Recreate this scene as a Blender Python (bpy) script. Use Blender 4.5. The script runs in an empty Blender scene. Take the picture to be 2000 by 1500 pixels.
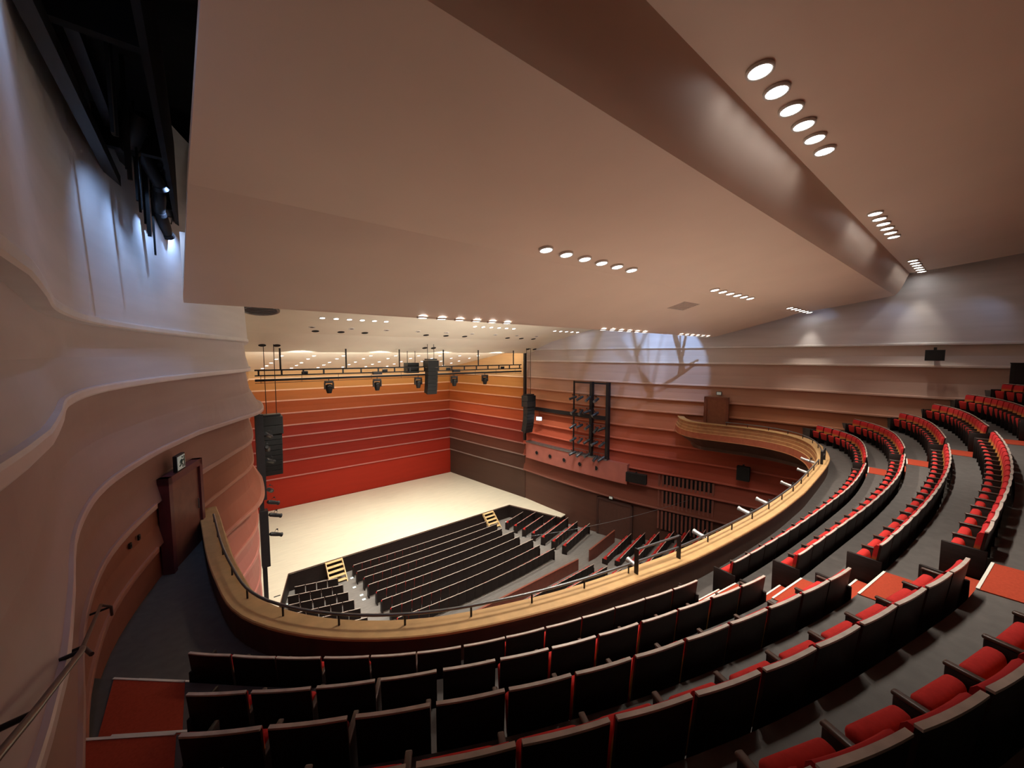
import bpy, bmesh, math, random
from mathutils import Vector, Matrix
random.seed(7)
scene = bpy.context.scene
COL = scene.collection
E = 15.2            # eye height above the stalls floor; z values below are given from eye level

# ---------------------------------------------------------------- camera, world, exposure
YAW = math.radians(38.9); PITCH = math.atan(56/750)
cam = bpy.data.cameras.new('camera'); cam.sensor_width = 36; cam.lens = 13.5
cam.clip_start = 0.05; cam.clip_end = 300
camo = bpy.data.objects.new('camera', cam); COL.objects.link(camo)
camo.location = (0, 0, E); camo.rotation_euler = (math.pi/2-PITCH, 0, -YAW)
scene.camera = camo
w = bpy.data.worlds.new('world'); scene.world = w; w.use_nodes = True
w.node_tree.nodes['Background'].inputs[0].default_value = (0.02, 0.02, 0.025, 1)
w.node_tree.nodes['Background'].inputs[1].default_value = 0.05
vs = scene.view_settings
vs.view_transform = 'Standard'; vs.look = 'None'; vs.gamma = 1; vs.use_curve_mapping = False
vs.exposure = 0.08
try:
    scene.cycles.sample_clamp_indirect = 4.0
    scene.cycles.max_bounces = 7; scene.cycles.diffuse_bounces = 4
    scene.cycles.adaptive_threshold = .04
    scene.cycles.caustics_reflective = False; scene.cycles.caustics_refractive = False
except Exception: pass

def lamp_data(name, kind, energy, color=(1, .86, .7), size=.1, angle=90, blend=.6):
    l = bpy.data.lights.new(name, kind); l.energy = energy; l.color = color
    if kind == 'SPOT':
        l.spot_size = math.radians(angle); l.spot_blend = blend; l.shadow_soft_size = size
    elif kind == 'AREA':
        l.shape = 'DISK'; l.size = size
    else: l.shadow_soft_size = size
    return l
def put_light(data, loc, aim=None, parent=None):
    o = bpy.data.objects.new(data.name, data); COL.objects.link(o)
    o.location = (loc[0], loc[1], loc[2]+E)
    if aim is not None:
        d = Vector(aim)-Vector(loc); o.rotation_euler = d.to_track_quat('-Z', 'Y').to_euler()
    return o

# stage lighting: shell ceiling downlights
STAGE = lamp_data('stage_downlight_beam', 'SPOT', 260, (1, .92, .78), .15, 115, .9)
for yy in (31.0, 33.5, 36.0):
    for xx in (5.6, 10.2, 14.8, 19.6):
        put_light(STAGE, (xx, yy, .52-.175*(yy-28.5)), (xx, yy-.6, -14))
FRONT = lamp_data('stage_front_beam', 'SPOT', 3700, (1, .93, .80), .15, 70, .7)
for xx in (5.2, 8.9, 12.6, 16.3, 20.0):
    put_light(FRONT, (xx, 20.9, 1.75), (xx, 26.0, -14))
UPL = lamp_data('truss_fill_beam', 'SPOT', 950, (1, .94, .82), .1, 95, .9)  # beams of the added truss uplights, brightening the shell ceiling
for xx in (4.9, 9.9, 14.9, 20.2):
    put_light(UPL, (xx, 26.5, -1.0), (xx, 31.5, 1.3))
# auditorium downlights, one beam for each lamp
NEAR = lamp_data('balcony_downlight_beam', 'SPOT', 410, (1, .90, .78), .09, 84, .9)
MID = lamp_data('middle_downlight_beam', 'SPOT', 250, (1, .88, .74), .09, 96, .15)
FAR = lamp_data('stalls_downlight_beam', 'SPOT', 1700, (1, .90, .77), .12, 90, .8)
EDGE = lamp_data('edge_downlight_beam', 'SPOT', 130, (1, .88, .74), .09, 55, .8)
GX = [6.2, 14.75, 23.2]
# cool working lights in the side slots, thrown on the upper walls
COOL = lamp_data('side_slot_beam', 'SPOT', 62, (.36, .57, 1), .02, 112, 1.0)
for i in range(9):
    y = 4.0+1.15*i; x = -.32+.10*max(0, i-6)
    put_light(COOL, (x, y, 3.38-.055*i), (x-.70, y+.9, 1.6-.055*i))
COOLR = lamp_data('right_slot_beam', 'SPOT', 13, (.46, .63, 1), .03, 100, .8)
for y in (-.5, 2.4, 5.3):
    put_light(COOLR, (26.1, y, 3.0), (27.0, y+1.6, .4))
LATT = lamp_data('right_lattice_beam', 'SPOT', 620, (.40, .60, 1), .015, 70, .2)  # beams added above the ceiling edge, streaking the right wall through bars
put_light(LATT, (18.5, 12.0, 2.7), (24.5, 20.0, -.9))
put_light(LATT, (21.8, 12.0, 2.6), (25.7, 15.0, -1.0))
# beams added at the balcony-front spotlights to brighten both ceilings
CEIL_FILL = lamp_data('ceiling_fill_beam', 'SPOT', 165, (1, .86, .71), .06, 150, 1.0)
REACH = lamp_data('stage_ceiling_fill_beam', 'SPOT', 1900, (1, .90, .78), .06, 46, 1.0)
LEDGE_SPOTS = [(7.09,4.45),(9.6,4.2),(12.1,4.08),(13.36,4.03),(15.81,4.08),(18.15,4.2),(20.27,4.62)]
for x, y in LEDGE_SPOTS:
    put_light(REACH, (x, y+.62, -4.3), (12.8+(x-13.4)*.55, 22.5, 1.3))
    put_light(CEIL_FILL, (x, y+.62, -4.3), (x-1.0, y+4.2, 2.0))

# ---------------------------------------------------------------- materials
MATS = {}
def mat(name, col, rough=.6, metal=0, var=.10, scale=6, bump=.0, bscale=60, spec=.4, stretch=None, emit=None, estr=0):
    if name in MATS: return MATS[name]
    m = bpy.data.materials.new(name); m.use_nodes = True; MATS[name] = m
    nt = m.node_tree; b = nt.nodes['Principled BSDF']
    b.inputs['Roughness'].default_value = rough; b.inputs['Metallic'].default_value = metal
    if 'Specular IOR Level' in b.inputs: b.inputs['Specular IOR Level'].default_value = spec
    tc = nt.nodes.new('ShaderNodeTexCoord'); mp = nt.nodes.new('ShaderNodeMapping')
    nt.links.new(tc.outputs['Object'], mp.inputs[0])
    if stretch: mp.inputs['Scale'].default_value = stretch
    n = nt.nodes.new('ShaderNodeTexNoise'); n.inputs['Scale'].default_value = scale; n.inputs['Detail'].default_value = 4
    nt.links.new(mp.outputs[0], n.inputs['Vector'])
    r = nt.nodes.new('ShaderNodeValToRGB')
    c = Vector(col[:3])
    r.color_ramp.elements[0].position = .3; r.color_ramp.elements[1].position = .7
    r.color_ramp.elements[0].color = (*[max(0, x*(1-var)) for x in c], 1)
    r.color_ramp.elements[1].color = (*[min(1, x*(1+var)) for x in c], 1)
    nt.links.new(n.outputs['Fac'], r.inputs[0]); nt.links.new(r.outputs[0], b.inputs['Base Color'])
    if bump:
        n2 = nt.nodes.new('ShaderNodeTexNoise'); n2.inputs['Scale'].default_value = bscale
        nt.links.new(mp.outputs[0], n2.inputs['Vector'])
        bp = nt.nodes.new('ShaderNodeBump'); bp.inputs['Strength'].default_value = bump; bp.inputs['Distance'].default_value = .01
        nt.links.new(n2.outputs['Fac'], bp.inputs['Height']); nt.links.new(bp.outputs[0], b.inputs['Normal'])
    if emit:
        b.inputs['Emission Color'].default_value = (*emit, 1); b.inputs['Emission Strength'].default_value = estr
    return m
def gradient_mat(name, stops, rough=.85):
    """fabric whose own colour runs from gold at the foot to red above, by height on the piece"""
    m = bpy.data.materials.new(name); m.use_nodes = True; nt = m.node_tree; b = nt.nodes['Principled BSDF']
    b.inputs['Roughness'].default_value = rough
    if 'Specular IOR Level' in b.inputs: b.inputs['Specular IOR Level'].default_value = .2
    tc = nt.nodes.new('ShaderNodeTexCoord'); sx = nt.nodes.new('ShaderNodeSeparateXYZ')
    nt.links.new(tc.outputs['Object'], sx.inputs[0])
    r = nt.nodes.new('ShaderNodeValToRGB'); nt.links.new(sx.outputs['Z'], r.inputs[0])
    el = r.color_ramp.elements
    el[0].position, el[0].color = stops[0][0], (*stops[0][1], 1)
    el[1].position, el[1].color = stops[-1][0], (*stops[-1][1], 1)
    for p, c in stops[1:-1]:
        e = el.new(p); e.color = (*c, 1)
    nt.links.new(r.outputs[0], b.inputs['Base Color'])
    return m

M_CEIL = mat('ceiling_plaster', (.77, .60, .49), .45, var=.03, scale=.6, bump=.04, bscale=90, spec=.35)
M_SCEIL = mat('stage_ceiling_plaster', (.90, .84, .70), .6, var=.03, scale=.6)
M_STAGE = mat('stage_maple', (.74, .70, .56), .45, var=.06, scale=3, stretch=(.35, 3, 1))
M_DARKWOOD = mat('dark_stained_wood', (.016, .010, .009), .5, var=.25, scale=5, stretch=(1, 1, 6), spec=.22)
M_CAP = mat('polished_lit_wood_edge', (.60, .52, .46), .28, var=.15, scale=8)  # cap wood lightened to paint in light caught on seat-back tops
M_ARM = mat('armrest_wood', (.075, .045, .035), .35, var=.2, scale=8)
M_RED = mat('red_seat_fabric', (.54, .036, .032), .9, var=.08, scale=30, bump=.15, bscale=400, spec=.15)
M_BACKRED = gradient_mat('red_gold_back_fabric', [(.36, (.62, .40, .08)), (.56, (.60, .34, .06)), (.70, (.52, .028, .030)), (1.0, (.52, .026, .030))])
M_BLACK = mat('black_metal', (.012, .012, .014), .5, var=.2)
M_SPK = mat('speaker_black', (.018, .019, .019), .6, var=.2, bump=.2, bscale=200)
M_GRILLE = mat('speaker_grille', (.008, .008, .008), .7, var=.2, bump=.4, bscale=300)
M_STEEL = mat('grey_steel', (.20, .22, .23), .35, .7, var=.1)
M_SILVER = mat('silver_lamp_body', (.60, .64, .66), .35, .5, var=.1)
M_LEDGE = mat('ledge_oak', (.60, .38, .17), .45, var=.12, scale=4, stretch=(1, 1, 1))
M_PARAPET = mat('parapet_brown', (.085, .042, .027), .5, var=.15, scale=3)
M_FASCIA = mat('fascia_wood', (.42, .19, .08), .5, var=.15, scale=4)
M_FLOOR = mat('balcony_floor_grey', (.098, .090, .084), .7, var=.12, scale=7, bump=.1, bscale=120)
M_SFLOOR = mat('stalls_floor_grey', (.21, .20, .19), .6, var=.15, scale=5, stretch=(.5, 4, 1))
M_CARPET = mat('red_carpet', (.40, .060, .030), .95, var=.10, scale=40, bump=.2, bscale=300, spec=.1)
M_NOSE = mat('white_nosing', (.80, .80, .72), .5, var=.04)
M_BEIGEWOOD = mat('pale_stair_wood', (.72, .52, .26), .5, var=.10, scale=6)
M_PART = mat('partition_brown', (.15, .045, .030), .5, var=.15, scale=4)
M_WHITE = mat('white_plaster', (.74, .72, .72), .6, var=.03, scale=1)
M_LAMP = mat('lamp_glow', (1, 1, 1), .5, var=0, emit=(1, .97, .93), estr=9)
M_TRIM = mat('downlight_trim', (.75, .72, .68), .4, var=.04)
M_SCREEN = mat('lit_monitor_glow', (.6, .65, .9), .5, var=0, emit=(.75, .78, 1), estr=5)
M_SIGN = mat('sign_white', (.62, .68, .62), .5, var=.03, emit=(.75, .9, .8), estr=.10)
M_SIGNINK = mat('sign_dark_ink', (.03, .07, .05), .5, var=.05)
M_DOOR = mat('door_red_brown', (.20, .075, .055), .55, var=.12, scale=4)
M_DOORFR = mat('door_frame_maroon', (.14, .035, .04), .5, var=.12, scale=4)
M_GREEN = mat('pale_step_light', (.6, .75, .7), .5, var=.02, emit=(.8, 1, .95), estr=1.0)
M_VOID = mat('void_black', (.006, .007, .008), .9, var=.2)
M_BLUEGLASS = mat('vent_blue_grey', (.10, .17, .22), .3, .3, var=.2)

# ---------------------------------------------------------------- mesh helpers
def link(name, me, parent=None, loc=None, rot=None):
    o = bpy.data.objects.new(name, me); COL.objects.link(o)
    if parent is not None: o.parent = parent
    if loc is not None: o.location = loc
    if rot is not None: o.rotation_euler = rot
    return o
class MB:
    def __init__(s): s.v = []; s.f = []; s.smooth = []
    def add(s, verts, faces, smooth=False):
        n = len(s.v); s.v += [tuple(p) for p in verts]
        s.f += [tuple(i+n for i in f) for f in faces]; s.smooth += [smooth]*len(faces); return s
    def box(s, x0, x1, y0, y1, z0, z1, M=None):
        v = [Vector(p) for p in ((x0,y0,z0),(x1,y0,z0),(x1,y1,z0),(x0,y1,z0),(x0,y0,z1),(x1,y0,z1),(x1,y1,z1),(x0,y1,z1))]
        if M is not None: v = [M @ p for p in v]
        return s.add(v, [(0,3,2,1),(4,5,6,7),(0,1,5,4),(1,2,6,5),(2,3,7,6),(3,0,4,7)])
    def tube(s, pts, r, n=8, cap=True):
        pts = [Vector(p) for p in pts]; rings = []
        for i, p in enumerate(pts):
            t = (pts[min(i+1, len(pts)-1)]-pts[max(i-1, 0)]).normalized()
            up = Vector((0, 0, 1)) if abs(t.z) < .95 else Vector((1, 0, 0))
            a = t.cross(up).normalized(); b = t.cross(a)
            rr = r[i] if isinstance(r, (list, tuple)) else r
            rings.append([p+a*rr*math.cos(2*math.pi*k/n)+b*rr*math.sin(2*math.pi*k/n) for k in range(n)])
        v = [q for g in rings for q in g]; f = []
        for i in range(len(pts)-1):
            for k in range(n):
                k2 = (k+1) % n; f.append((i*n+k, i*n+k2, (i+1)*n+k2, (i+1)*n+k))
        s.add(v, f, True)
        if cap:
            s.add(rings[0], [tuple(range(n))]); s.add(rings[-1], [tuple(reversed(range(n)))])
        return s
    def mesh(s, name, m):
        me = bpy.data.meshes.new(name); me.from_pydata(s.v, [], s.f)
        me.polygons.foreach_set('use_smooth', s.smooth); me.materials.append(m)
        bm = bmesh.new(); bm.from_mesh(me); bmesh.ops.recalc_face_normals(bm, faces=bm.faces); bm.to_mesh(me); bm.free()
        me.update(); return me
    def build(s, name, m, parent=None, loc=None, rot=None): return link(name, s.mesh(name, m), parent, loc, rot)
def rounded(name, m, size, r=.02, seg=2, shear=0, at=(0, 0, 0)):
    """rounded block as mesh data; shear leans the top back in y"""
    bm = bmesh.new(); bmesh.ops.create_cube(bm, size=1)
    for v in bm.verts: v.co = Vector((v.co.x*size[0], v.co.y*size[1], v.co.z*size[2]))
    bmesh.ops.bevel(bm, geom=bm.edges[:], offset=r, segments=seg, affect='EDGES', profile=.5)
    for v in bm.verts:
        v.co.y += shear*v.co.z
        v.co += Vector(at)
    me = bpy.data.meshes.new(name); bm.to_mesh(me); bm.free(); me.materials.append(m)
    for p in me.polygons: p.use_smooth = True
    return me
def tag(o, label, cat=None, group=None, kind=None):
    o['label'] = label
    if cat: o['category'] = cat
    if group: o['group'] = group
    if kind: o['kind'] = kind
    return o
def thing(name, label, cat, loc=(0, 0, 0), rz=0, group=None, kind=None):
    o = bpy.data.objects.new(name, None); COL.objects.link(o); o.empty_display_size = .2
    o.location = (loc[0], loc[1], loc[2]+E); o.rotation_euler = (0, 0, rz)
    return tag(o, label, cat, group, kind)
def copy_tree(root, loc, rz=0, rot=None):
    r = root.copy(); COL.objects.link(r); r.location = (loc[0], loc[1], loc[2]+E)
    r.rotation_euler = rot if rot is not None else (0, 0, rz)
    for ch in root.children:
        c = ch.copy(); COL.objects.link(c); c.parent = r
        for g in ch.children:
            d = g.copy(); COL.objects.link(d); d.parent = c
    return r
ORD = ['first','second','third','fourth','fifth','sixth','seventh','eighth','ninth','tenth','eleventh','twelfth','thirteenth','fourteenth','fifteenth','sixteenth','seventeenth','eighteenth','nineteenth','twentieth','twenty-first','twenty-second','twenty-third','twenty-fourth']
def catmull(pts, step=.4):
    P = [Vector((*p, 0)) for p in pts]; P = [2*P[0]-P[1]]+P+[2*P[-1]-P[-2]]; out = []
    for i in range(1, len(P)-2):
        a, b, c, d = P[i-1:i+3]; n = max(2, int((c-b).length/step))
        for k in range(n):
            t = k/n; out.append(.5*((2*b)+(c-a)*t+(2*a-5*b+4*c-d)*t*t+(3*b-a-3*c+d)*t**3))
    out.append(P[-2]); return [(p.x, p.y) for p in out]
def normals(path):
    N = []
    for i in range(len(path)):
        a = path[max(i-1, 0)]; b = path[min(i+1, len(path)-1)]
        t = Vector((b[0]-a[0], b[1]-a[1])).normalized(); N.append((-t.y, t.x))
    return N
def sweep(mb, path, prof, sign=1, closed=True, smooth=False, grow=None):
    """sweep a profile of (offset along the path's left normal, z from eye level)"""
    N = normals(path); n = len(prof); v = []; f = []
    for i, p in enumerate(path):
        g = grow(p[1]) if grow else 1
        for o, z in prof: v.append((p[0]+N[i][0]*o*sign*(g if o > 0 else 1), p[1]+N[i][1]*o*sign*(g if o > 0 else 1), z+E))
    for i in range(len(path)-1):
        for k in range(n if closed else n-1):
            k2 = (k+1) % n; f.append((i*n+k, (i+1)*n+k, (i+1)*n+k2, i*n+k2))
    mb.add(v, f, smooth)
    if closed:
        mb.add(v[:n], [tuple(range(n))]); mb.add(v[-n:], [tuple(range(n))])
    return mb
def clip_path(path, y0, y1):
    return [p for p in path if y0 <= p[1] <= y1]

# ---------------------------------------------------------------- ribbed walls
RIBS = [.55, -.5, -2.0, -3.08, -4.0, -5.27, -6.33, -7.3, -8.45, -9.6, -11.1]
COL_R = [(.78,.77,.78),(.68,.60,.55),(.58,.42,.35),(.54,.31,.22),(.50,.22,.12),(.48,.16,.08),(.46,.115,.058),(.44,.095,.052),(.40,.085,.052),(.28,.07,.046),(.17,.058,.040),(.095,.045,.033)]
COL_L = [(.80,.79,.80),(.64,.59,.60),(.44,.33,.32),(.32,.18,.15),(.31,.125,.08),(.32,.11,.07),(.40,.14,.10),(.44,.17,.14),(.46,.18,.15),(.46,.19,.17),(.44,.18,.16),(.40,.17,.16)]  # band paints; mid bands darkened for shade, low bands pinked for stage light
PATH_R = catmull([(24.2,28),(24.3,24),(24.55,20),(25.1,16.3),(25.9,13.2),(26.55,10.8),(27.0,8.5),(27.15,6.5),(27.15,3),(27.3,0),(27.5,-3),(27.6,-6.2)])
PATH_L = catmull([(1.6,28),(1.55,24),(1.4,20),(1.15,16.8),(.5,14.9),(-.1,13.4),(-.45,12.4),(-1,10.6),(-1.38,8.5),(-1.35,6.5),(-1.05,4.5),(-.87,3),(-.8,0),(-.8,-6.2)])
def ribbed_wall(name, label, path, sign, cols, top, bottom, lip=.2, lips={}, ribs=RIBS, gaps={}, prefix='wall', rough=.55, pale=.02, grow={}):
    root = thing(name, label, 'wall', (0, 0, -E), kind='structure')
    zs = [top]+[z for z in ribs if bottom < z < top]+[bottom]
    i0 = len([z for z in ribs if z >= top])
    for i in range(len(zs)-1):
        zt, zb = zs[i], zs[i+1]; last = i == len(zs)-2
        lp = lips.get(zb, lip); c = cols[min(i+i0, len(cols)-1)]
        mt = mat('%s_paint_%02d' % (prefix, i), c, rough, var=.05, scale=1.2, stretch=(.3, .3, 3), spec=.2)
        segs = [path]
        o_b = 0 if last else lp*.8
        mid = zt*.45+zb*.55
        prof = [(0, zt), (o_b*.25, mid), (o_b, zb), (-.25, zb), (-.25, zt)]
        gf = grow.get(zb)
        sweep(MB(), path, prof, sign, smooth=False, grow=gf).build('wall_panel', mt, root)
        if not last:
            mr = mat('%s_rib_%02d' % (prefix, i), [min(.85, q*1.25+pale) for q in c], .45, var=.05, scale=2)
            prof = [(lp*.72, zb+.05), (lp*.95, zb+.045), (lp, zb+.02), (lp, zb-.05), (lp*.9, zb-.075), (-.1, zb-.085), (-.1, zb+.0)]
            ps = [path]
            if zb in gaps:
                a, b = gaps[zb]; ps = [[p for p in path if p[1] > b], [p for p in path if p[1] < a]]
            for q in ps:
                if len(q) > 2: sweep(MB(), q, prof, sign, grow=gf).build('rib', mr, root)
    return root
wall_r = ribbed_wall('wall_right', 'tall ribbed side wall fading from white through orange to dark brown', PATH_R, -1, COL_R, 5.2, -15.2, .24, prefix='right')
wall_l = ribbed_wall('wall_left', 'curved ribbed side wall in white and dusky pink beside the camera', PATH_L, 1, COL_L, 5.6, -15.2, .20,
                     grow={-2.0: lambda y: .8+1.9*max(0, min(1, (y-13)/3, (22.5-y)/3)), -5.27: lambda y: .8+1.4*max(0, min(1, (y-13)/3, (22.5-y)/3)), .55: lambda y: .8, -.5: lambda y: .9, -3.08: lambda y: .8, -4.0: lambda y: .7}, gaps={-3.08: (10.75, 12.75), -4.0: (10.75, 12.75)}, prefix='left')
# stage shell walls
COL_B = [(.48,.28,.12),(.40,.17,.04),(.33,.095,.016),(.28,.055,.010),(.25,.038,.011),(.22,.018,.010),(.21,.017,.010),(.22,.017,.010),(.29,.020,.010),(.36,.024,.011)]
COL_S = [(.48,.28,.13),(.42,.18,.05),(.38,.12,.026),(.34,.08,.020),(.40,.075,.028),(.26,.033,.020),(.20,.03,.020),(.11,.038,.026),(.07,.033,.025),(.068,.036,.027)]
SRIBS = [-2.05, -3.1, -4.08, -5.25, -6.36, -7.38, -8.55, -9.7, -11.15]
ribbed_wall('wall_stage_back', 'stage back wall of horizontal bands from orange down to deep red', [(.6,39.95),(6,39.95),(12,39.95),(18,39.95),(22.9,39.95)], -1, COL_B, .2, -14, .10, ribs=SRIBS, pale=.16, prefix='stage_back')
ribbed_wall('wall_stage_right', 'stage side wall of bands from orange down to brown', [(22.7,39.9),(23.1,36.5),(23.5,33),(23.9,30),(24.16,27.9)], -1, COL_S, .8, -14, .10, ribs=SRIBS, pale=.16, prefix='stage_side')
ribbed_wall('wall_stage_left', 'stage side wall behind the left lighting tower', [(3.0,39.9),(2.4,35),(1.9,31),(1.6,28.0)], 1, COL_S, .8, -14, .10, ribs=SRIBS, pale=.16, prefix='stage_left')
tag(MB().box(-2.5, 29, -6.4, -6.1, -5+E, 5.5+E).build('wall_back', mat('back_wall_paint', (.20,.14,.11), .7)), 'plain rear wall of the balcony behind the camera', 'wall', kind='structure')

# ---------------------------------------------------------------- floors, stage
def ngon(mb, pts, z0, z1):
    n = len(pts); mb.add([(x, y, z1+E) for x, y in pts], [tuple(range(n))])
    mb.add([(x, y, z0+E) for x, y in pts], [tuple(reversed(range(n)))])
    for i in range(n):
        a, b = pts[i], pts[(i+1) % n]
        mb.add([(a[0],a[1],z0+E),(b[0],b[1],z0+E),(b[0],b[1],z1+E),(a[0],a[1],z1+E)], [(0,1,2,3)])
    return mb
st_pts = [(.7,39.9),(23.0,39.9),(24.2,28),(24.45,22.7),(23.55,22.5),(21.85,27.45),(3.7,27.45),(2.3,22.5),(1.5,22.7),(1.5,28)]
stage = thing('floor_stage', 'pale maple stage floor with dark front', 'stage', (0, 0, -E), kind='structure')
ngon(MB(), st_pts, -14.06, -14).build('stage_boards', M_STAGE, stage)
ngon(MB(), [(x*.9985+.02, y+.02 if y > 22.6 else y+.03) for x, y in st_pts], -15.2, -14.06).build('stage_riser', M_DARKWOOD, stage)
edge = [(2.3,22.5),(3.7,27.45),(21.85,27.45),(23.55,22.5)]
for a, b in zip(edge, edge[1:]):
    MB().tube([(a[0],a[1],-14.0+E),(b[0],b[1],-14.0+E)], .03, 6).build('edge_trim', M_PARAPET, stage)
fl = MB()
fl.add([(0,27.6,-15.2+E),(26.5,27.6,-15.2+E),(27.6,17.6,-14.32+E),(-1.5,17.6,-14.32+E)], [(0,1,2,3)])
fl.add([(-1.5,17.6,-14.32+E),(27.6,17.6,-14.32+E),(27.6,16.4,-14.28+E),(-1.5,16.4,-14.28+E)], [(0,1,2,3)])
tag(fl.build('floor_stalls', M_SFLOOR), 'grey raked stalls floor below the balcony', 'floor', kind='structure')
rs = thing('floor_rear_stalls', 'stepped rear stalls floor rising below the balcony', 'floor', (0, 0, -E), kind='structure')
for i in range(9):
    y1 = 16.4-1.02*i; z = -14.1+.30*i
    MB().box(-1.5, 27.6, y1-1.02, y1, z-.4+E, z+E).build('tier', M_SFLOOR, rs)

# ---------------------------------------------------------------- balcony
XN = [-1.8,-.5,.75,2,3.25,5,6.5,9,12,15,18,20,22.5,24,25.2,26.2,27.6]
RT = [[7.6,6.45,5.32,4.42,3.84,3.27,2.90,2.6,2.42,2.35,2.52,2.78,3.28,3.8,4.6,5.6,7.2],
      [5.8,4.9,4.02,3.34,2.80,2.26,1.92,1.67,1.45,1.39,1.57,1.79,2.27,2.75,3.35,4.1,5.4],
      [4.6,3.72,2.93,2.29,1.80,1.29,.98,.70,.51,.48,.64,.83,1.18,1.5,1.9,2.45,3.5],
      [3.5,2.65,1.88,1.28,.81,.34,.02,-.22,-.4,-.41,-.26,-.05,.26,.55,.9,1.4,2.3]]
RT.append([y-.97 for y in RT[3]]); RT.append([y-1.94 for y in RT[3]]); RT.append([y-2.91 for y in RT[3]])
def row_y(k, x):
    Y = RT[k]; i = 0
    while i < len(XN)-2 and x > XN[i+1]: i += 1
    h = XN[i+1]-XN[i]; t = (x-XN[i])/h
    def sl(j):
        a, b = max(j-1, 0), min(j+1, len(XN)-1); return (Y[b]-Y[a])/(XN[b]-XN[a])
    m0, m1 = sl(i)*h, sl(i+1)*h
    return (2*t**3-3*t*t+1)*Y[i]+(t**3-2*t*t+t)*m0+(-2*t**3+3*t*t)*Y[i+1]+(t**3-t*t)*m1
ROWZ = [-4.73+.53*k for k in range(8)]     # floor of each balcony row
LEDGE = catmull([(-.22,13.3),(-.15,12.2),(-.06,10.2),(.06,8.9),(.25,7.7),(.66,6.82),(1.32,6.0),(2.16,5.32),(3.11,4.82),(4.61,4.3),(6.29,3.92),(8.14,3.6),(11.2,3.37),(13.5,3.36),(15,3.42),(18.6,3.72),(20.5,4.08),(22.6,4.85),(24,5.9),(24.65,7.2),(24.75,8.6),(24.5,10),(24.3,11.4),(24.9,12.4),(26.0,13.2)], .3)
bal = thing('floor_balcony', 'grey stepped balcony floor curving under the rows of seats', 'floor', (0, 0, -E), kind='structure')
xs = [-1.8+.35*i for i in range(85)]; xs = [x for x in xs if x <= 27.6]
front = [p for p in LEDGE]+[(27.2,13.2),(27.6,7.3)]+[(x, row_y(0, x)-.06) for x in reversed(xs)]+[(-1.8,9.5),(-1.4,12.0),(-.8,13.3)]
ngon(MB(), front, -4.95, -4.73).build('tier', M_FLOOR, bal)
for k in range(1, 7):
    mb = MB(); v = []
    for x in xs:
        ya = row_y(k-1, x)-.06; yb = row_y(k, x)-.06 if k < 6 else -6.1
        z0, z1 = ROWZ[k-1]-.25+E, ROWZ[k]+E
        v += [(x,ya,z0),(x,ya,z1),(x,yb,z1),(x,yb,z0)]
    f = []
    for i in range(len(xs)-1):
        for a in range(4): b = (a+1) % 4; f.append((i*4+a, (i+1)*4+a, (i+1)*4+b, i*4+b))
    mb.add(v, f); mb.add(v[:4], [(0,1,2,3)]); mb.add(v[-4:], [(3,2,1,0)])
    mb.build('tier', M_FLOOR, bal)
soffit = [(p[0]-n_[0]*.5, p[1]-n_[1]*.5) for p, n_ in zip(LEDGE, normals(LEDGE))]+[(27.6,13.2),(27.6,-6.1),(-1.8,-6.1),(-1.8,13)]
tag(ngon(MB(), soffit, -6.05, -5.85).build('ceiling_under_balcony', M_PARAPET), 'dark underside of the balcony above the rear stalls', 'ceiling', kind='structure')
par = thing('balcony_parapet', 'curved balcony parapet with pale oak ledge and ribbed wooden face', 'parapet', (0, 0, -E), kind='structure')
sweep(MB(), LEDGE, [(-.02,-4.98),(-.02,-4.25),(.26,-4.25),(.26,-4.98)]).build('parapet_wall', M_PARAPET, par)
sweep(MB(), LEDGE, [(-.06,-4.25),(-.06,-4.215),(-.045,-4.20),(.33,-4.20),(.35,-4.215),(.35,-4.25)]).build('ledge', M_LEDGE, par)
sweep(MB(), LEDGE, [(-.055,-4.30),(-.055,-4.252),(0,-4.252),(0,-4.30)]).build('ledge_trim', M_PARAPET, par)
for i, (o, za, zb) in enumerate([(.26,-4.26,-4.44),(.32,-4.44,-4.62),(.39,-4.62,-4.80),(.46,-4.80,-5.16)]):
    sweep(MB(), LEDGE, [(0,za),(o,za),(o+.04,zb),(0,zb)]).build('fascia_panel', M_FASCIA if i < 3 else mat('fascia_red', (.44,.13,.07), .5), par)
    sweep(MB(), LEDGE, [(0,zb+.02),(o+.06,zb+.02),(o+.075,zb),(o+.06,zb-.025),(0,zb-.025)]).build('fascia_rib', M_LEDGE if i < 3 else M_FASCIA, par)

sweep(MB(), LEDGE, [(.46,-5.16),(.46,-5.19),(-.55,-5.9),(-.55,-5.2)]).build('underside_panel', M_PARAPET, par)
# rail on the ledge, in three runs, and the tall guard in front of the stair aisle
def along(path):
    L = [0]
    for a, b in zip(path, path[1:]): L.append(L[-1]+math.dist(a, b))
    return L
LL = along(LEDGE); LN = normals(LEDGE)
def led(s, off=.12):
    i = 0
    while i < len(LL)-2 and LL[i+1] < s: i += 1
    t = (s-LL[i])/max(1e-6, LL[i+1]-LL[i]); t = min(1, max(0, t))
    p = [LEDGE[i][j]+(LEDGE[i+1][j]-LEDGE[i][j])*t for j in (0, 1)]; n = LN[i]
    return (p[0]+n[0]*off, p[1]+n[1]*off), n
def s_at_x(x): 
    for i in range(1, len(LEDGE)):
        if LEDGE[i-1][0] <= x <= LEDGE[i][0] and LEDGE[i][1] < 9: return LL[i-1]+(LL[i]-LL[i-1])*(x-LEDGE[i-1][0])/(LEDGE[i][0]-LEDGE[i-1][0])
s1, s2, s3, s4 = s_at_x(6.25), s_at_x(7.55), s_at_x(18.4), s_at_x(19.4)
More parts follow.
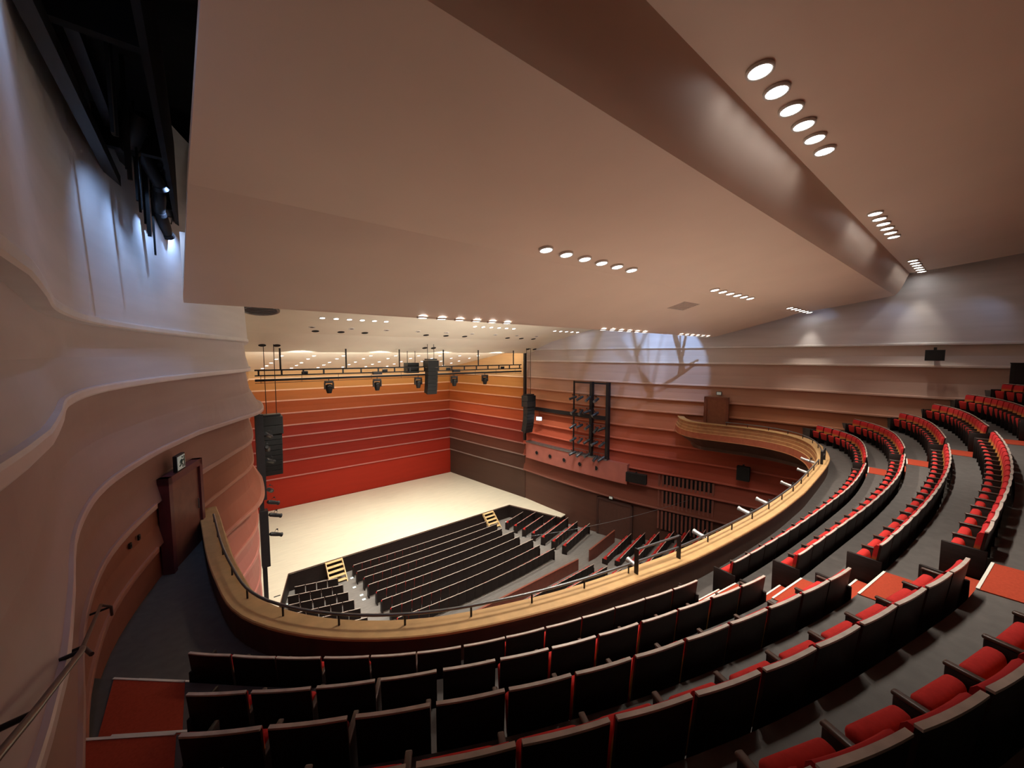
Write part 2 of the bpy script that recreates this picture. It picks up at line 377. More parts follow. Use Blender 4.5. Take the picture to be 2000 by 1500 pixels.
for j, (a, b, txt) in enumerate([(1.2, s1, 'grey tube rail on the left run of the balcony ledge'), (s2, s3, 'grey tube rail on the middle run of the balcony ledge'), (s4, LL[-1]-4.2, 'grey tube rail on the far right run of the balcony ledge')]):
    r = thing('ledge_rail', txt, 'railing', (*led(a)[0], -4.2))
    o = Vector(r.location); n = max(4, int((b-a)/.25))
    pts = [Vector((*led(a+(b-a)*i/n, .2)[0], -4.02+E))-o for i in range(n+1)]
    MB().tube(pts, .024, 8).build('rail_tube', M_STEEL, r)
    nb = max(2, round((b-a)/1.12))
    for i in range(nb+1):
        s = a+.06+(b-a-.12)*i/nb; p, q = led(s, .2); p0, _ = led(s, .10)
        MB().tube([Vector((*p, -4.03+E))-o, Vector((*p, -4.09+E))-o, Vector((*p, -4.2+E))-o], .017, 6).build('bracket', M_BLACK, r)
for a, b, txt in [(s1+.06, s2-.06, 'tall two-bar guard rail in front of the near stair aisle'), (s3+.06, s4-.06, 'tall two-bar guard rail in front of the far stair aisle')]:
    r = thing('guard_rail', txt, 'railing', (*led(a)[0], -4.2)); o = Vector(r.location)
    pa, pb = Vector((*led(a, .12)[0], -4.2+E))-o, Vector((*led(b, .12)[0], -4.2+E))-o
    d = (pb-pa).normalized()
    for p in (pa, pb):
        MB().box(-.012, .012, -.045, .045, 0, .50, Matrix.Translation(p) @ Matrix.Rotation(math.atan2(d.y, d.x), 4, 'Z')).build('post', M_BLACK, r)
    for h in (.48, .24): MB().tube([pa+Vector((0,0,h)), pb+Vector((0,0,h))], .022, 8).build('bar', M_STEEL, r)

# ---------------------------------------------------------------- ceiling over the auditorium
ceil = thing('ceiling', 'large folded beige ceiling panels over the balcony', 'ceiling', (0, 0, -E), kind='structure')
def xr(y):   # right end of the ceiling
    return 25.7+.9*max(0, min(1, (11.3-y)/8))
def xl(y):
    return .18-.43*max(0, min(1, (y-3)/8))
def panel(name, prof, m, parent, th=.14, xa=xl, xb=xr, smooth=True, nx=24):
    """prof: list of (y, z); extruded over x with thickness upwards"""
    mb = MB(); n = len(prof); v = []; f = []
    for i in range(nx+1):
        t = i/nx
        for y, z in prof: v.append((xa(y)+(xb(y)-xa(y))*t, y, z+E))
    for i in range(nx):
        for k in range(n-1): f.append((i*n+k, (i+1)*n+k, (i+1)*n+k+1, i*n+k+1))
    mb.add(v, f, smooth)
    m2 = len(v); top = [(x, y, z+th) for x, y, z in v]
    mb.add(top, [tuple(reversed(q)) for q in f], smooth)
    # rims
    for i in (0, nx):
        for k in range(n-1):
            a, b = v[i*n+k], v[i*n+k+1]; mb.add([a, b, (b[0],b[1],b[2]+th), (a[0],a[1],a[2]+th)], [(0,1,2,3)])
    for k in (0, n-1):
        for i in range(nx):
            a, b = v[i*n+k], v[(i+1)*n+k]; mb.add([a, b, (b[0],b[1],b[2]+th), (a[0],a[1],a[2]+th)], [(0,1,2,3)])
    me = mb.mesh(name, m)
    o = link(name, me, parent)
    return o
def spline_prof(pts, n=4): return [p for p in catmull(pts, .18)]
panel('ceiling_panel', spline_prof([(-6.2,4.75),(-3,4.45),(0,4.14),(1.5,4.0),(2.62,3.93)]), M_CEIL, ceil)
panel('ceiling_panel', spline_prof([(2.62,3.93),(2.70,3.72),(2.80,3.42),(2.93,3.12),(3.08,2.92)]), M_CEIL, ceil)
panel('ceiling_panel', spline_prof([(3.08,2.92),(3.9,2.79),(5.2,2.59),(6.3,2.44),(6.98,2.33)]), M_CEIL, ceil)
panel('ceiling_panel', spline_prof([(6.98,2.33),(7.6,2.12),(8.8,1.80),(10.2,1.43),(11.1,1.20),(11.35,1.17)]), M_CEIL, ceil)
panel('ceiling_panel', [(11.35,1.17),(11.42,1.6),(11.45,2.6)], M_CEIL, ceil)
sce = thing('ceiling_stage', 'pale stepped ceiling reflectors above the stage', 'ceiling', (0, 0, -E), kind='structure')
L0 = lambda y: 1.2; R0 = lambda y: 24.35 if y > 20 else 24.35+.5*(20-y)/8
panel('ceiling_panel', [(12.6,3.4),(16,2.9),(21,1.88),(24.3,1.2)], M_SCEIL, sce, xa=L0, xb=R0, smooth=False)
panel('ceiling_panel', [(24.3,1.2),(27.3,.2)], M_SCEIL, sce, xa=L0, xb=R0, smooth=False)
panel('ceiling_panel', [(28.2,.65),(39.95,-1.40)], M_SCEIL, sce, xa=lambda y: .5, xb=lambda y: 24.3-1.4*(y-28)/12, smooth=False)
panel('ceiling_panel', [(27.3,.2),(27.35,1.2)], M_SCEIL, sce, xa=L0, xb=R0, smooth=False)
tag(MB().box(-3.2, 30, -6.4, 28.4, 6.6+E, 6.8+E).build('ceiling_void', M_VOID), 'black void above the ceiling panels', 'ceiling', kind='structure')

# ---------------------------------------------------------------- downlights
def disc_mesh(name, m, r, h=.02, n=20):
    return MB().tube([(0,0,0),(0,0,h)], r, n).mesh(name, m)
def ring_mesh(name, m, r0, r1, h, n=20):
    mb = MB(); v = []; f = []
    for k in range(n):
        c, s = math.cos(2*math.pi*k/n), math.sin(2*math.pi*k/n)
        v += [(r0*c,r0*s,0),(r1*c,r1*s,0),(r1*c,r1*s,h),(r0*c,r0*s,h)]
    for k in range(n):
        k2 = (k+1) % n
        for a in range(4): b = (a+1) % 4; f.append((k*4+a, k2*4+a, k2*4+b, k*4+b))
    return mb.add(v, f, True).mesh(name, m)
def proto_downlight(r):
    return ring_mesh('trim_ring', M_TRIM, r*.82, r, .05), disc_mesh('lamp_disc', M_LAMP, r*.8, .03)
M_LAMPN = mat('near_lamp_glow', (1, 1, 1), .5, var=0, emit=(1, .97, .93), estr=14)
DL_NEAR = (ring_mesh('trim_ring', M_TRIM, .145, .175, .05), disc_mesh('lamp_disc', M_LAMPN, .142, .03))
DL_BIG = proto_downlight(.17); DL_SM = proto_downlight(.15)
def downlight(x, y, z, tilt, meshes, label, group):
    o = thing('downlight', label, 'downlight', (x, y, z), group=group); o.rotation_euler = (tilt, 0, 0)
    link('trim_ring', meshes[0], o, (0, 0, -.02)); link('lamp_disc', meshes[1], o, (0, 0, -.01)); return o
GN = ['left', 'middle', 'right']
def slope(z0, y0, z1, y1): return math.atan2(z1-z0, y1-y0)
for rown, y, z, sl, beam, every in [('row nearest the camera', 2.22, 3.925, slope(4.0,1.5,3.93,2.62), NEAR, 1), ('second row from the camera', 6.45, 2.385, slope(2.44,6.3,2.33,6.98), MID, 1), ('third row at the panel edge', 11.12, 1.165, 0, FAR, 2)]:
    for g, gx in enumerate(GX):
        if beam is FAR: gx = [5.4, 14.3, 21.3][g]
        if g == 2: beam = EDGE
        for i in range(6):
            x = gx+.665*i
            downlight(x, y, z, sl, DL_NEAR if rown[0] == 'r' else DL_BIG, 'round white ceiling downlight, %s of six, %s group, %s' % (ORD[i], GN[g], rown), 'auditorium ceiling downlights')
            if i % every == 0: put_light(beam, (x, y, z-.06), (x, y-.05 if rown[0] != 't' else y+2.6, z-5))
for g, gx in enumerate([4.8, 13.9, 21.2]):
    for i in range(6 if g != 1 else 6):
        if gx+.65*i > 24: continue
        downlight(gx+.65*i, 21.05, 1.865, -.2, DL_SM, 'round white downlight, %s of six, %s group above the stage front' % (ORD[i], GN[g]), 'stage front ceiling downlights')
for j, y in enumerate([32.1, 33.5, 35.3, 36.7, 38.2, 39.4]):
    for i in range(9):
        x = 4.5-.14*j+2.13*i
        if x > 23.2-1.4*(y-28)/12: continue
        downlight(x, y, .645-.1745*(y-28.2)-.0, -.173, DL_SM, 'round white downlight over the stage, %s from the left, %s line from the audience' % (ORD[i], ORD[j]), 'stage shell downlights')
# small ports in the stage ceiling
ringp = ring_mesh('port_rim', M_TRIM, .11, .16, .03); darkp = disc_mesh('port_hole', M_BLACK, .15, .02)
for i in range(9):
    o = thing('ceiling_port', 'round rimmed port in the stage ceiling, %s from the left' % ORD[i], 'ceiling port', (4.67+2.03*i, 22.8, 1.502), group='rimmed stage ceiling ports'); o.rotation_euler = (-.2, 0, 0)
    link('port_rim', ringp, o, (0,0,-.02)); link('port_hole', disc_mesh('port_hole', M_PARAPET, .10, .015), o, (0,0,-.012))
dark_spots = [(5.0,23.6,1.34),(6.35,23.6,1.34),(7.7,23.6,1.34),(11.7,23.6,1.34),(13.2,23.6,1.34),(14.7,23.6,1.34),(18.6,23.6,1.34),(20,23.6,1.34),(21.3,23.6,1.34),(2.74,26.15,.57),(3.46,26.15,.57),(12.9,26.25,.54),(13.6,26.25,.54),(23.0,26.2,.55),(23.8,26.2,.55)]
OPEN_ME = disc_mesh('cable_opening', M_VOID, .19, .03)
for i, p in enumerate(dark_spots):
    link('cable_opening', OPEN_ME, sce, (p[0], p[1], p[2]+E-.015), (-.2 if i < 9 else -.32, 0, 0))
v = thing('ceiling_vent', 'rectangular flush vent panel in the sloping ceiling near the right', 'vent', (15.5, 8.0, 2.02)); v.rotation_euler = (-.262, 0, 0)
MB().box(-.65, .65, -.38, .38, -.012, .02).build('vent_plate', mat('vent_plate_tan', (.52,.40,.34), .5), v)
for i in range(7): MB().box(-.6, .6, -.33+.1*i, -.30+.1*i, -.022, -.01).build('slat', mat('vent_slat_tan', (.45,.34,.29), .5), v)
rv = thing('round_ceiling_vent', 'round blue-grey slatted vent in the stage ceiling at the left', 'vent', (2.15, 20.35, 1.99)); rv.rotation_euler = (-.2, 0, 0)
disc_r = ring_mesh('vent_rim', M_STEEL, .62, .72, .06, 28); link('vent_rim', disc_r, rv, (0,0,-.04))
link('vent_back', disc_mesh('vent_back', M_BLUEGLASS, .63, .02, 28), rv, (0,0,-.02))
for i in range(5):
    yy = -.45+.22*i; h = math.sqrt(.6**2-yy*yy); MB().box(-h, h, yy-.03, yy+.03, -.06, -.01).build('slat', M_STEEL, rv)

# ---------------------------------------------------------------- seats
SP = {'back_panel': None}
def curved_back(name, m, w_, y0, th, z0, z1, lean, bow, n=6, r=.0):
    # panel bowed in plan so that its edges come forward, leaning back with height
    mb = MB(); v = []; f = []
    zs = [z0, z1] if not r else [z0, z0+r, z1-r, z1]
    ins = [0, 0] if not r else [r*.7, 0, 0, r*.7]
    for i in range(n+1):
        x = -w_/2+w_*i/n; bw = bow*(2*x/w_)**2
        for z, q in zip(zs, ins):
            yb = y0+bw-lean*(z-.88)
            v += [(x, yb, z), (x, yb+th-q, z)]
    c = 2*len(zs)
    loop = [2*k for k in range(len(zs))]+[2*k+1 for k in reversed(range(len(zs)))]
    for i in range(n):
        for a in range(c):
            p, q = loop[a], loop[(a+1) % c]; f.append((i*c+p, (i+1)*c+p, (i+1)*c+q, i*c+q))
    mb.add(v, f, bool(r)); mb.add([v[k] for k in loop], [tuple(range(c))]); mb.add([v[n*c+k] for k in loop], [tuple(range(c))])
    return mb.mesh(name, m)
bp = curved_back('back_panel', M_DARKWOOD, .560, -.02, .026, .12, .884, .11, .010)
cp = curved_back('top_cap', M_CAP, .558, -.024, .034, .884, .900, 0, .010)
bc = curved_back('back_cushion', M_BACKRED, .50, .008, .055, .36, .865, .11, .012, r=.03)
sc_ = rounded('seat_cushion', M_RED, (.455, .105, .36), .040, 3, shear=.20, at=(-.018, .24, .412))
sc_high = rounded('seat_cushion', M_RED, (.47, .11, .44), .040, 3, shear=.16, at=(-.012, .24, .47))
ar = rounded('armrest', M_ARM, (.048, .32, .026), .010, 2, at=(.254, .19, .615))
sd = rounded('side_support', M_DARKWOOD, (.035, .28, .60), .006, 1, at=(.254, .20, .302))
ep = rounded('end_panel', M_DARKWOOD, (.040, .40, .64), .008, 1, at=(0, .18, .322))
def seat_proto(full):
    root = thing('balcony_chair' if full else 'stalls_chair', 'x', 'chair')
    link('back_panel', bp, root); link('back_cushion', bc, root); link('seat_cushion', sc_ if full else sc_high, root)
    link('armrest', ar, root)
    if full:
        link('top_cap', cp, root); link('side_support', sd, root)
    else: link('top_cap', cp, root)
    return root
proto_b = seat_proto(True); proto_s = seat_proto(False)
first = {'b': True, 's': True}
def place_seat(kind, loc, rz, label, group, ends=()):
    pr = proto_b if kind == 'b' else proto_s
    if first[kind]:
        first[kind] = False; r = pr; r.location = (loc[0], loc[1], loc[2]+E); r.rotation_euler = (0, 0, rz)
    else: r = copy_tree(pr, loc, rz)
    for ch in list(r.children):
        if ch.name.split('.')[0] == 'end_panel': bpy.data.objects.remove(ch)
    r['label'] = label; r['group'] = group; r['category'] = 'chair'
    return r
PENDING_ENDS = []
def in_view(p, mu=120, mv=90):
    q = Vector((p[0], p[1], p[2]))
    r = q.x*math.cos(YAW)-q.y*math.sin(YAW); f = q.x*math.sin(YAW)+q.y*math.cos(YAW)
    d = f*math.cos(PITCH)-q.z*math.sin(PITCH); upv = q.z*math.cos(PITCH)+f*math.sin(PITCH)
    if d < .1: return False
    u, v_ = 1000+750*r/d, 750-750*upv/d
    return -mu < u < 2000+mu and -mv < v_ < 1500+mv
RN = ['front', 'second', 'third', 'fourth', 'fifth', 'sixth']
BN = ['left', 'centre', 'right']
nb_ = 0
for k in range(6):
    for b, (xa, xb) in enumerate([(-.30+.02*k, 6.45+.04*k), (7.52+.05*k, 18.3), (19.4, 26.35)]):
        # walk along the row by arc length
        pts = [(xa+.02*i, row_y(k, xa+.02*i)) for i in range(int((xb-xa)/.02)+1)]
        L = along(pts); n = int((L[-1]+.05)/.578); pitch = L[-1]/n
        spots = []
        j = 0
        for i in range(n):
            s = pitch*(i+.5)
            while L[j+1] < s: j += 1
            p = pts[j]; a = math.atan2(pts[min(j+8, len(pts)-1)][1]-pts[max(j-8, 0)][1], pts[min(j+8, len(pts)-1)][0]-pts[max(j-8, 0)][0])
            spots.append((p, a))
        for i, (p, a) in enumerate(spots):
            if not (in_view((p[0], p[1], ROWZ[k]+.9)) or in_view((p[0], p[1]+.3, ROWZ[k]+.6))): continue
            r = place_seat('b', (p[0], p[1], ROWZ[k]), a, 'red tip-up seat with dark back, %s from the left, %s balcony row, %s block' % (ORD[i], RN[k], BN[b]), 'balcony seats'); nb_ += 1
            if i == 0: PENDING_ENDS.append((r, -.268))
            if i == n-1: PENDING_ENDS.append((r, .30))
# stalls blocks
def straight_row(c0, c1, z, rn, block, sag=0):
    global ns_
    d = Vector((c1[0]-c0[0], c1[1]-c0[1])); n = max(1, int((d.length+.05)/.56)); pitch = d.length/n; a = math.atan2(d.y, d.x)
    for i in range(n):
        t = (i+.5)/n; q = (2*t-1)
        x = c0[0]+d.x*t; y = c0[1]+d.y*t-sag*(1-q*q)
        aa = a+math.atan(4*sag*q/max(d.length, 1)*.5*2/2)
        r = place_seat('s', (x, y, z), aa, 'red and black seat, %s from the left, %s row of the %s stalls block' % (ORD[i], rn, block), 'stalls seats'); ns_ += 1
        if i == 0: PENDING_ENDS.append((r, -.262))
        if i == n-1: PENDING_ENDS.append((r, .29))
ns_ = 0
fz = lambda y: -15.2+.88*max(0, 27.6-y)/10
for i in range(8):
    y = 26.1-1.12*i; o = .16*(i % 2)
    straight_row((7.35-o*.6, y+.12), (18.3+o*2.2, y+.12), fz(y)+.0, ORD[i], 'centre', .12+.03*i)
for i in range(7):
    y = 25.05-1.12*i; x1 = [22.0,22.7,22.5,23.3,23.6,23.5,23.8][i]
    straight_row((19.85, y), (x1, y+(x1-19.85)*.29), fz(y+.4), ORD[i], 'right front')
for i in range(6):
    y = 25.2-1.12*i; x0 = [3.75,3.25,3.1,3.2,3.3,3.4][i]
    straight_row((x0, y+(6.1-x0)*.29), (6.1, y), fz(y+.4), ORD[i], 'left front')
for i in range(3):
    straight_row((12.2+.9*i, 15.0-1.02*i), (18.8, 15.0-1.02*i), -14.1+.3*i, ORD[i], 'centre rear', .05)
for i in range(7):
    xa = 20.15+(0 if i < 5 else 2.6); x1 = 24.3+.33*i
    straight_row((xa, 15.0-1.0*i+(xa-20.15)*.23), (x1, 15.0-1.0*i+(x1-20.15)*.23), -14.1+.3*i, ORD[i], 'right rear')
for r, x in PENDING_ENDS: link('end_panel', ep, r, (x, 0, 0))
print('SEATS', nb_, ns_)

# ---------------------------------------------------------------- aisle stairs on the balcony
def aisle(x0, x1, name, label, ks):
    root = thing('aisle_stairs', label, 'stairs', ((x0(0)+x1(0))/2, row_y(0, (x0(0)+x1(0))/2), -4.73)); o = Vector(root.location)
    for k in ks:
        a, b = x0(k), x1(k); xm = (a+b)/2
        sl = math.atan2(row_y(k, b)-row_y(k, a), b-a); wdt = (b-a)/math.cos(sl)
        M = Matrix.Translation(Vector((xm, row_y(k, xm)-.06, ROWZ[k]+E))-o) @ Matrix.Rotation(sl, 4, 'Z')
        # half step standing against the riser of the next row
        MB().box(-wdt/2, wdt/2, 0, .30, 0, .265, M).build('step', M_CARPET, root)
        MB().box(-wdt/2, wdt/2, .280, .306, .262, .272, M).build('nosing', M_NOSE, root)
        n = 6; xs_ = [a+(b-a)*i/n for i in range(n+1)]
        fr_ = [Vector((x, row_y(k, x)-.075, ROWZ[k+1]+E))-o for x in xs_]; bk_ = [Vector((x, row_y(k+1, x)-.05, ROWZ[k+1]+E))-o for x in xs_]
        mb = MB(); ring = fr_+bk_[::-1]; m = len(ring); dz = Vector((0, 0, .012))
        mb.add(ring+[q+dz for q in ring], [tuple(range(m)), tuple(range(m, 2*m))]+[(i, (i+1) % m, (i+1) % m+m, i+m) for i in range(m)]).build('landing', M_CARPET, root)
        for i in range(1):
            M2 = Matrix.Translation(Vector((xm, row_y(k, xm)-.06, ROWZ[k+1]+E))-o) @ Matrix.Rotation(sl, 4, 'Z')
            MB().box(-wdt/2, wdt/2, -.022, .006, .010, .020, M2).build('nosing', M_NOSE, root)
    return root
aisle(lambda k: 6.5+.04*k, lambda k: 7.46+.05*k, 'a', 'red carpeted aisle steps with white nosings near the balcony centre', range(0, 6))
aisle(lambda k: 18.38, lambda k: 19.34, 'b', 'far red carpeted aisle steps between the centre and right balcony blocks', range(0, 6))
aisle(lambda k: [-1.08,-1.08,-.95,-.8,-.74,-.7][k], lambda k: -.36, 'c', 'dark red carpeted aisle steps along the left wall', range(0, 6))

# ---------------------------------------------------------------- stalls details
def wall_part(p, q, z0, z1, label):
    d = Vector((q[0]-p[0], q[1]-p[1])); a = math.atan2(d.y, d.x)
    r = thing('stalls_partition', label, 'partition', (p[0], p[1], z0), a)
    MB().box(0, d.length, -.04, .04, 0, z1-z0-.03).build('board', M_PART, r)
    MB().box(-.01, d.length+.01, -.055, .055, z1-z0-.03, z1-z0).build('cap', mat('partition_cap', (.28,.09,.06), .45), r)
wall_part((8.5, 16.1), (18.66, 16.2), -14.3, -13.35, 'long brown partition behind the centre stalls aisle')
wall_part((20.16, 16.5), (24.0, 17.25), -14.3, -13.35, 'short brown partition in front of the right rear stalls')
def stage_stairs(x0, x1, label):
    r = thing('stage_stairs', label, 'stairs', (x0, 27.42, -15.2)); wd = x1-x0; n = 5
    for sx in (0, wd-.05):
        mb = MB(); pts = [(0, 1.2), (0, 1.02), (-1.22, .0), (-1.36, .0), (-1.36, .14), (-.16, 1.2)]
        vv = [(sx, y, z) for y, z in pts]+[(sx+.05, y, z) for y, z in pts]; m = len(pts)
        mb.add(vv, [tuple(range(m)), tuple(range(m, 2*m))]+[(i, (i+1) % m, (i+1) % m+m, i+m) for i in range(m)]).build('stringer', M_BEIGEWOOD, r)
    for i in range(n):
        y = -.1-.25*i; z = 1.17-.225*i
        MB().box(.05, wd-.05, y-.14, y+.13, z-.03, z).build('tread', M_BEIGEWOOD, r)
stage_stairs(5.85, 6.95, 'small pale wooden stairs at the left of the stage front')
stage_stairs(18.75, 19.85, 'small pale wooden stairs at the right of the stage front')
for i, (x, y) in enumerate([(7.25, 26.3), (7.0, 24.9), (7.05, 23.6), (7.0, 23.0), (3.3, 25.8), (20.9, 26.7), (18.9, 23.2)]):
    tag(MB().box(x-.09, x+.09, y-.07, y+.07, fz(y)+E, fz(y)+.02+E).build('aisle_light', M_GREEN), 'small pale aisle light on the stalls floor, %s of seven' % ORD[i], 'floor light', 'stalls aisle lights')
# stage floor slot cover by left apron
tag(MB().box(2.62, 2.95, 25.2, 25.28, -14+E, -13.98+E).build('floor_socket_plate', M_BLACK), 'thin dark socket plate on the left stage apron', 'socket plate')

# ---------------------------------------------------------------- stage right box, lighting frame
def on_wall(y, off=0.0):
    for a, b in zip(PATH_R, PATH_R[1:]):
        if b[1] <= y <= a[1]:
            t = (y-a[1])/(b[1]-a[1]); x = a[0]+(b[0]-a[0])*t; return x-off
    return PATH_R[-1][0]-off
box_path = [p for p in PATH_R if 16.6 <= p[1] <= 27.6]
bx = thing('lighting_box_front', 'pink-brown boxed fascia with five round ports below the lighting frame', 'fascia', (24.2, 22, -9.7)); o_ = Vector(bx.location)
def swp(prof, m, name, path, parent, sign=-1):
    mb = sweep(MB(), path, prof, sign); oo = Vector(parent.location); mb.v = [tuple(Vector(q)-oo) for q in mb.v]; return mb.build(name, m, parent)
swp([(.1,-9.7),(.55,-9.7),(.55,-8.2),(.1,-8.2)], mat('box_front_pink', (.42,.14,.11), .55, var=.08, scale=1.5), 'front_panel', box_path, bx)
swp([(.1,-8.2),(.60,-8.2),(.60,-8.08),(.1,-8.08)], M_STEEL, 'top_rail', [p for p in box_path if p[1] > 18.1], bx)
for y in (25.72, 24.03, 22.4, 20.73, 19.17):
    M = Matrix.Translation(Vector((on_wall(y, .57), y, -8.98+E))-o_)
    rm = ring_mesh('port_rim', mat('port_rim_brown', (.30,.10,.08), .5), .17, .24, .05); ob = link('port_rim', rm, bx, M.translation, (0, math.pi/2, 0))
    link('port_hole', disc_mesh('port_hole', M_VOID, .18, .02), ob, (0, 0, .005))
fr = thing('lighting_rig', 'black steel lighting rig standing against the right wall', 'lighting rig', (24.2, 20, -8.1)); of = Vector(fr.location)
for y, r_, top in ((27.5,.11,.4), (21.5,.05,-2.1), (19.75,.13,-2.1), (18.3,.13,-2.1)):
    x = on_wall(y, .45)
    MB().box(x-r_, x+r_, y-r_, y+r_, -8.1+E, top+E).build('post', M_BLACK, fr).matrix_world
for ch in fr.children:
    pass
def shift(o, off):
    o.data.transform(Matrix.Translation(-off))
for ch in fr.children: shift(ch, of)
for z, r_ in ((-4.9, .16), (-2.2, .06)):
    pts = [Vector((on_wall(y, .45), y, z+E))-of for y in (27.4, 24.5, 21.5, 19.75, 18.3)]
    if z == -2.2: pts = pts[2:]
    for a, b in zip(pts, pts[1:]):
        d = b-a; MB().box(-d.length/2, d.length/2, -.06, .06, -r_, r_, Matrix.Translation((a+b)/2) @ Matrix.Rotation(math.atan2(d.y, d.x), 4, 'Z')).build('beam', M_BLACK, fr)
for z in (-3.15, -4.2, -5.45, -6.6, -7.75):
    a, b = Vector((on_wall(21.5, .45), 21.5, z+E))-of, Vector((on_wall(18.3, .45), 18.3, z+E))-of
    MB().tube([a, b], .02, 6).build('pipe', M_STEEL, fr)
# spotlights: body points along -y locally and is turned to aim
def spot_proto(name, bodymat, label, cat='spotlight', L=.55, r=.11):
    root = thing(name, label, cat)
    MB().tube([(0,.05,0),(0,-.05*L,0),(0,-.5*L,0),(0,-L,0)], [r*.7, r, r, r*.85], 12).build('body', bodymat, root)
    MB().tube([(0,-L*.98,0),(0,-L*1.12,0)], [r*.95, r*1.12], 12).build('lens_hood', bodymat, root)
    MB().tube([(0,-L*.99,0),(0,-L*1.0,0)], r*.75, 12).build('lens', M_BLUEGLASS, root)
    mb = MB()
    mb.tube([(-r*1.15,-L*.45,0),(-r*1.15,-L*.45,r*2.1),(r*1.15,-L*.45,r*2.1),(r*1.15,-L*.45,0)], .012, 6)
    mb.build('yoke', M_BLACK, root)
    MB().box(-.03, .03, -L*.45-.03, -L*.45+.03, r*2.05, r*2.7).build('clamp', M_BLACK, root)
    return root
sp_dark = spot_proto('stage_spotlight', mat('dark_grey_lamp', (.10,.11,.12), .4, .5), 'x')
sp_black = spot_proto('tower_spotlight', M_BLACK, 'x')
sp_silver = spot_proto('balcony_spotlight', M_SILVER, 'x', L=.52, r=.058)
usedsp = set()
def put_spot(pr, loc, rz, tilt, label, group):
    if pr.name not in usedsp: usedsp.add(pr.name); r = pr; r.location = (loc[0], loc[1], loc[2]+E)
    else: r = copy_tree(pr, loc)
    r.rotation_euler = (tilt, 0, rz); r['label'] = label; r['group'] = group; return r
for j, z in enumerate((-3.4, -4.5, -5.7, -6.85, -8.0)):
    for i, y in enumerate((21.2, 20.55, 19.8, 19.1, 18.5)):
        if j < 2 and i == 4: continue
        put_spot(sp_dark, (on_wall(y, .55), y, z+.05*((i*7+j*3) % 3)), math.radians(-115+11*((i*5+j*2) % 4)), math.radians(18+6*((i+j) % 3)), 'dark grey spotlight on the wall frame, %s row down, %s from the left' % (ORD[j], ORD[i]), 'wall frame spotlights')
# lit monitor
mon = thing('monitor', 'small glowing monitor hung under the frame beam', 'monitor', (on_wall(25.3, .7), 25.3, -5.75)); mon.rotation_euler = (0, 0, math.radians(-65))
MB().box(-.28, .28, .02, .08, -.16, .2).build('case', M_BLACK, mon); MB().box(-.25, .25, .0, .02, -.13, .17).build('screen', M_SCREEN, mon); MB().tube([(0,.05,.2),(0,.05,.7)], .02, 6).build('bracket', M_BLACK, mon)

# ---------------------------------------------------------------- truss with moving lights
tr = thing('lighting_truss', 'long black ladder truss hung across the stage', 'truss', (12.3, 26.2, -1.2)); ot = Vector(tr.location)
def rel(x, y, z, o): return Vector((x, y, z+E))-o
MB().tube([rel(2.31,26.2,-.86,ot), rel(22.2,26.2,-.84,ot)], .045, 8).build('top_chord', M_BLACK, tr)
MB().tube([rel(2.31,26.2,-1.17,ot), rel(22.2,26.2,-1.16,ot)], .04, 8).build('bottom_chord', M_BLACK, tr)
for i in range(18):
    x = 2.5+19.5*i/17; MB().box(-.045, .045, -.03, .03, 0, .32, Matrix.Translation(rel(x, 26.2, -1.17, ot))).build('rung', M_BLACK, tr)
MB().tube([rel(2.31,26.2,-1.44,ot), rel(22.2,26.2,-1.42,ot)], .07, 8).build('lamp_bar', M_BLACK, tr)
MB().tube([rel(2.31,26.2,-1.60,ot), rel(22.2,26.2,-1.57,ot)], .018, 6).build('cable', M_BLACK, tr)
for i in range(10):
    x = 2.6+2.1*i; MB().tube([rel(x,26.2,-1.17,ot), rel(x,26.2,-1.60,ot)], .014, 5).build('drop_rod', M_BLACK, tr)
for x in (3.6, 7.3, 10.9, 14.4, 17.6, 21.3): MB().tube([rel(x,26.2,-.86,ot), rel(x,26.2,.42,ot)], .05, 8).build('hanger', M_BLACK, tr)
for x in (9.3, 15.5): MB().box(-.3, .3, -.12, .12, -.09, .12, Matrix.Translation(rel(x,26.2,-1.22,ot))).build('power_box', M_BLACK, tr)
def moving_head():
    r = thing('moving_head_light', 'x', 'stage light')
    MB().box(-.24, .24, -.15, .15, -.14, 0).build('base', M_BLACK, r)
    MB().tube([(0,0,0),(0,0,.16)], .025, 6).build('clamp', M_BLACK, r)
    for s in (-1, 1): MB().box(s*.25-.035, s*.25+.035, -.08, .08, -.52, -.10).build('yoke_arm', M_BLACK, r)
    MB().tube([(0,0,-.2),(0,0,-.26),(0,0,-.5),(0,0,-.72),(0,0,-.78)], [.12,.19,.2,.15,.13], 14).build('head', M_SPK, r)
    MB().tube([(-.12,-.2,-.33),(0,-.21,-.29),(.12,-.2,-.33)], .016, 6).build('head_band', M_STEEL, r)
    return r
mh = moving_head()
for i, x in enumerate((6.22, 9.28, 12.3, 15.32, 18.24)):
    r = mh if i == 0 else copy_tree(mh, (0, 0, 0))
    r.location = (x, 26.2, -1.62+E); tag(r, 'black moving head light under the truss, %s from the left' % ORD[i], 'stage light', 'moving head lights')
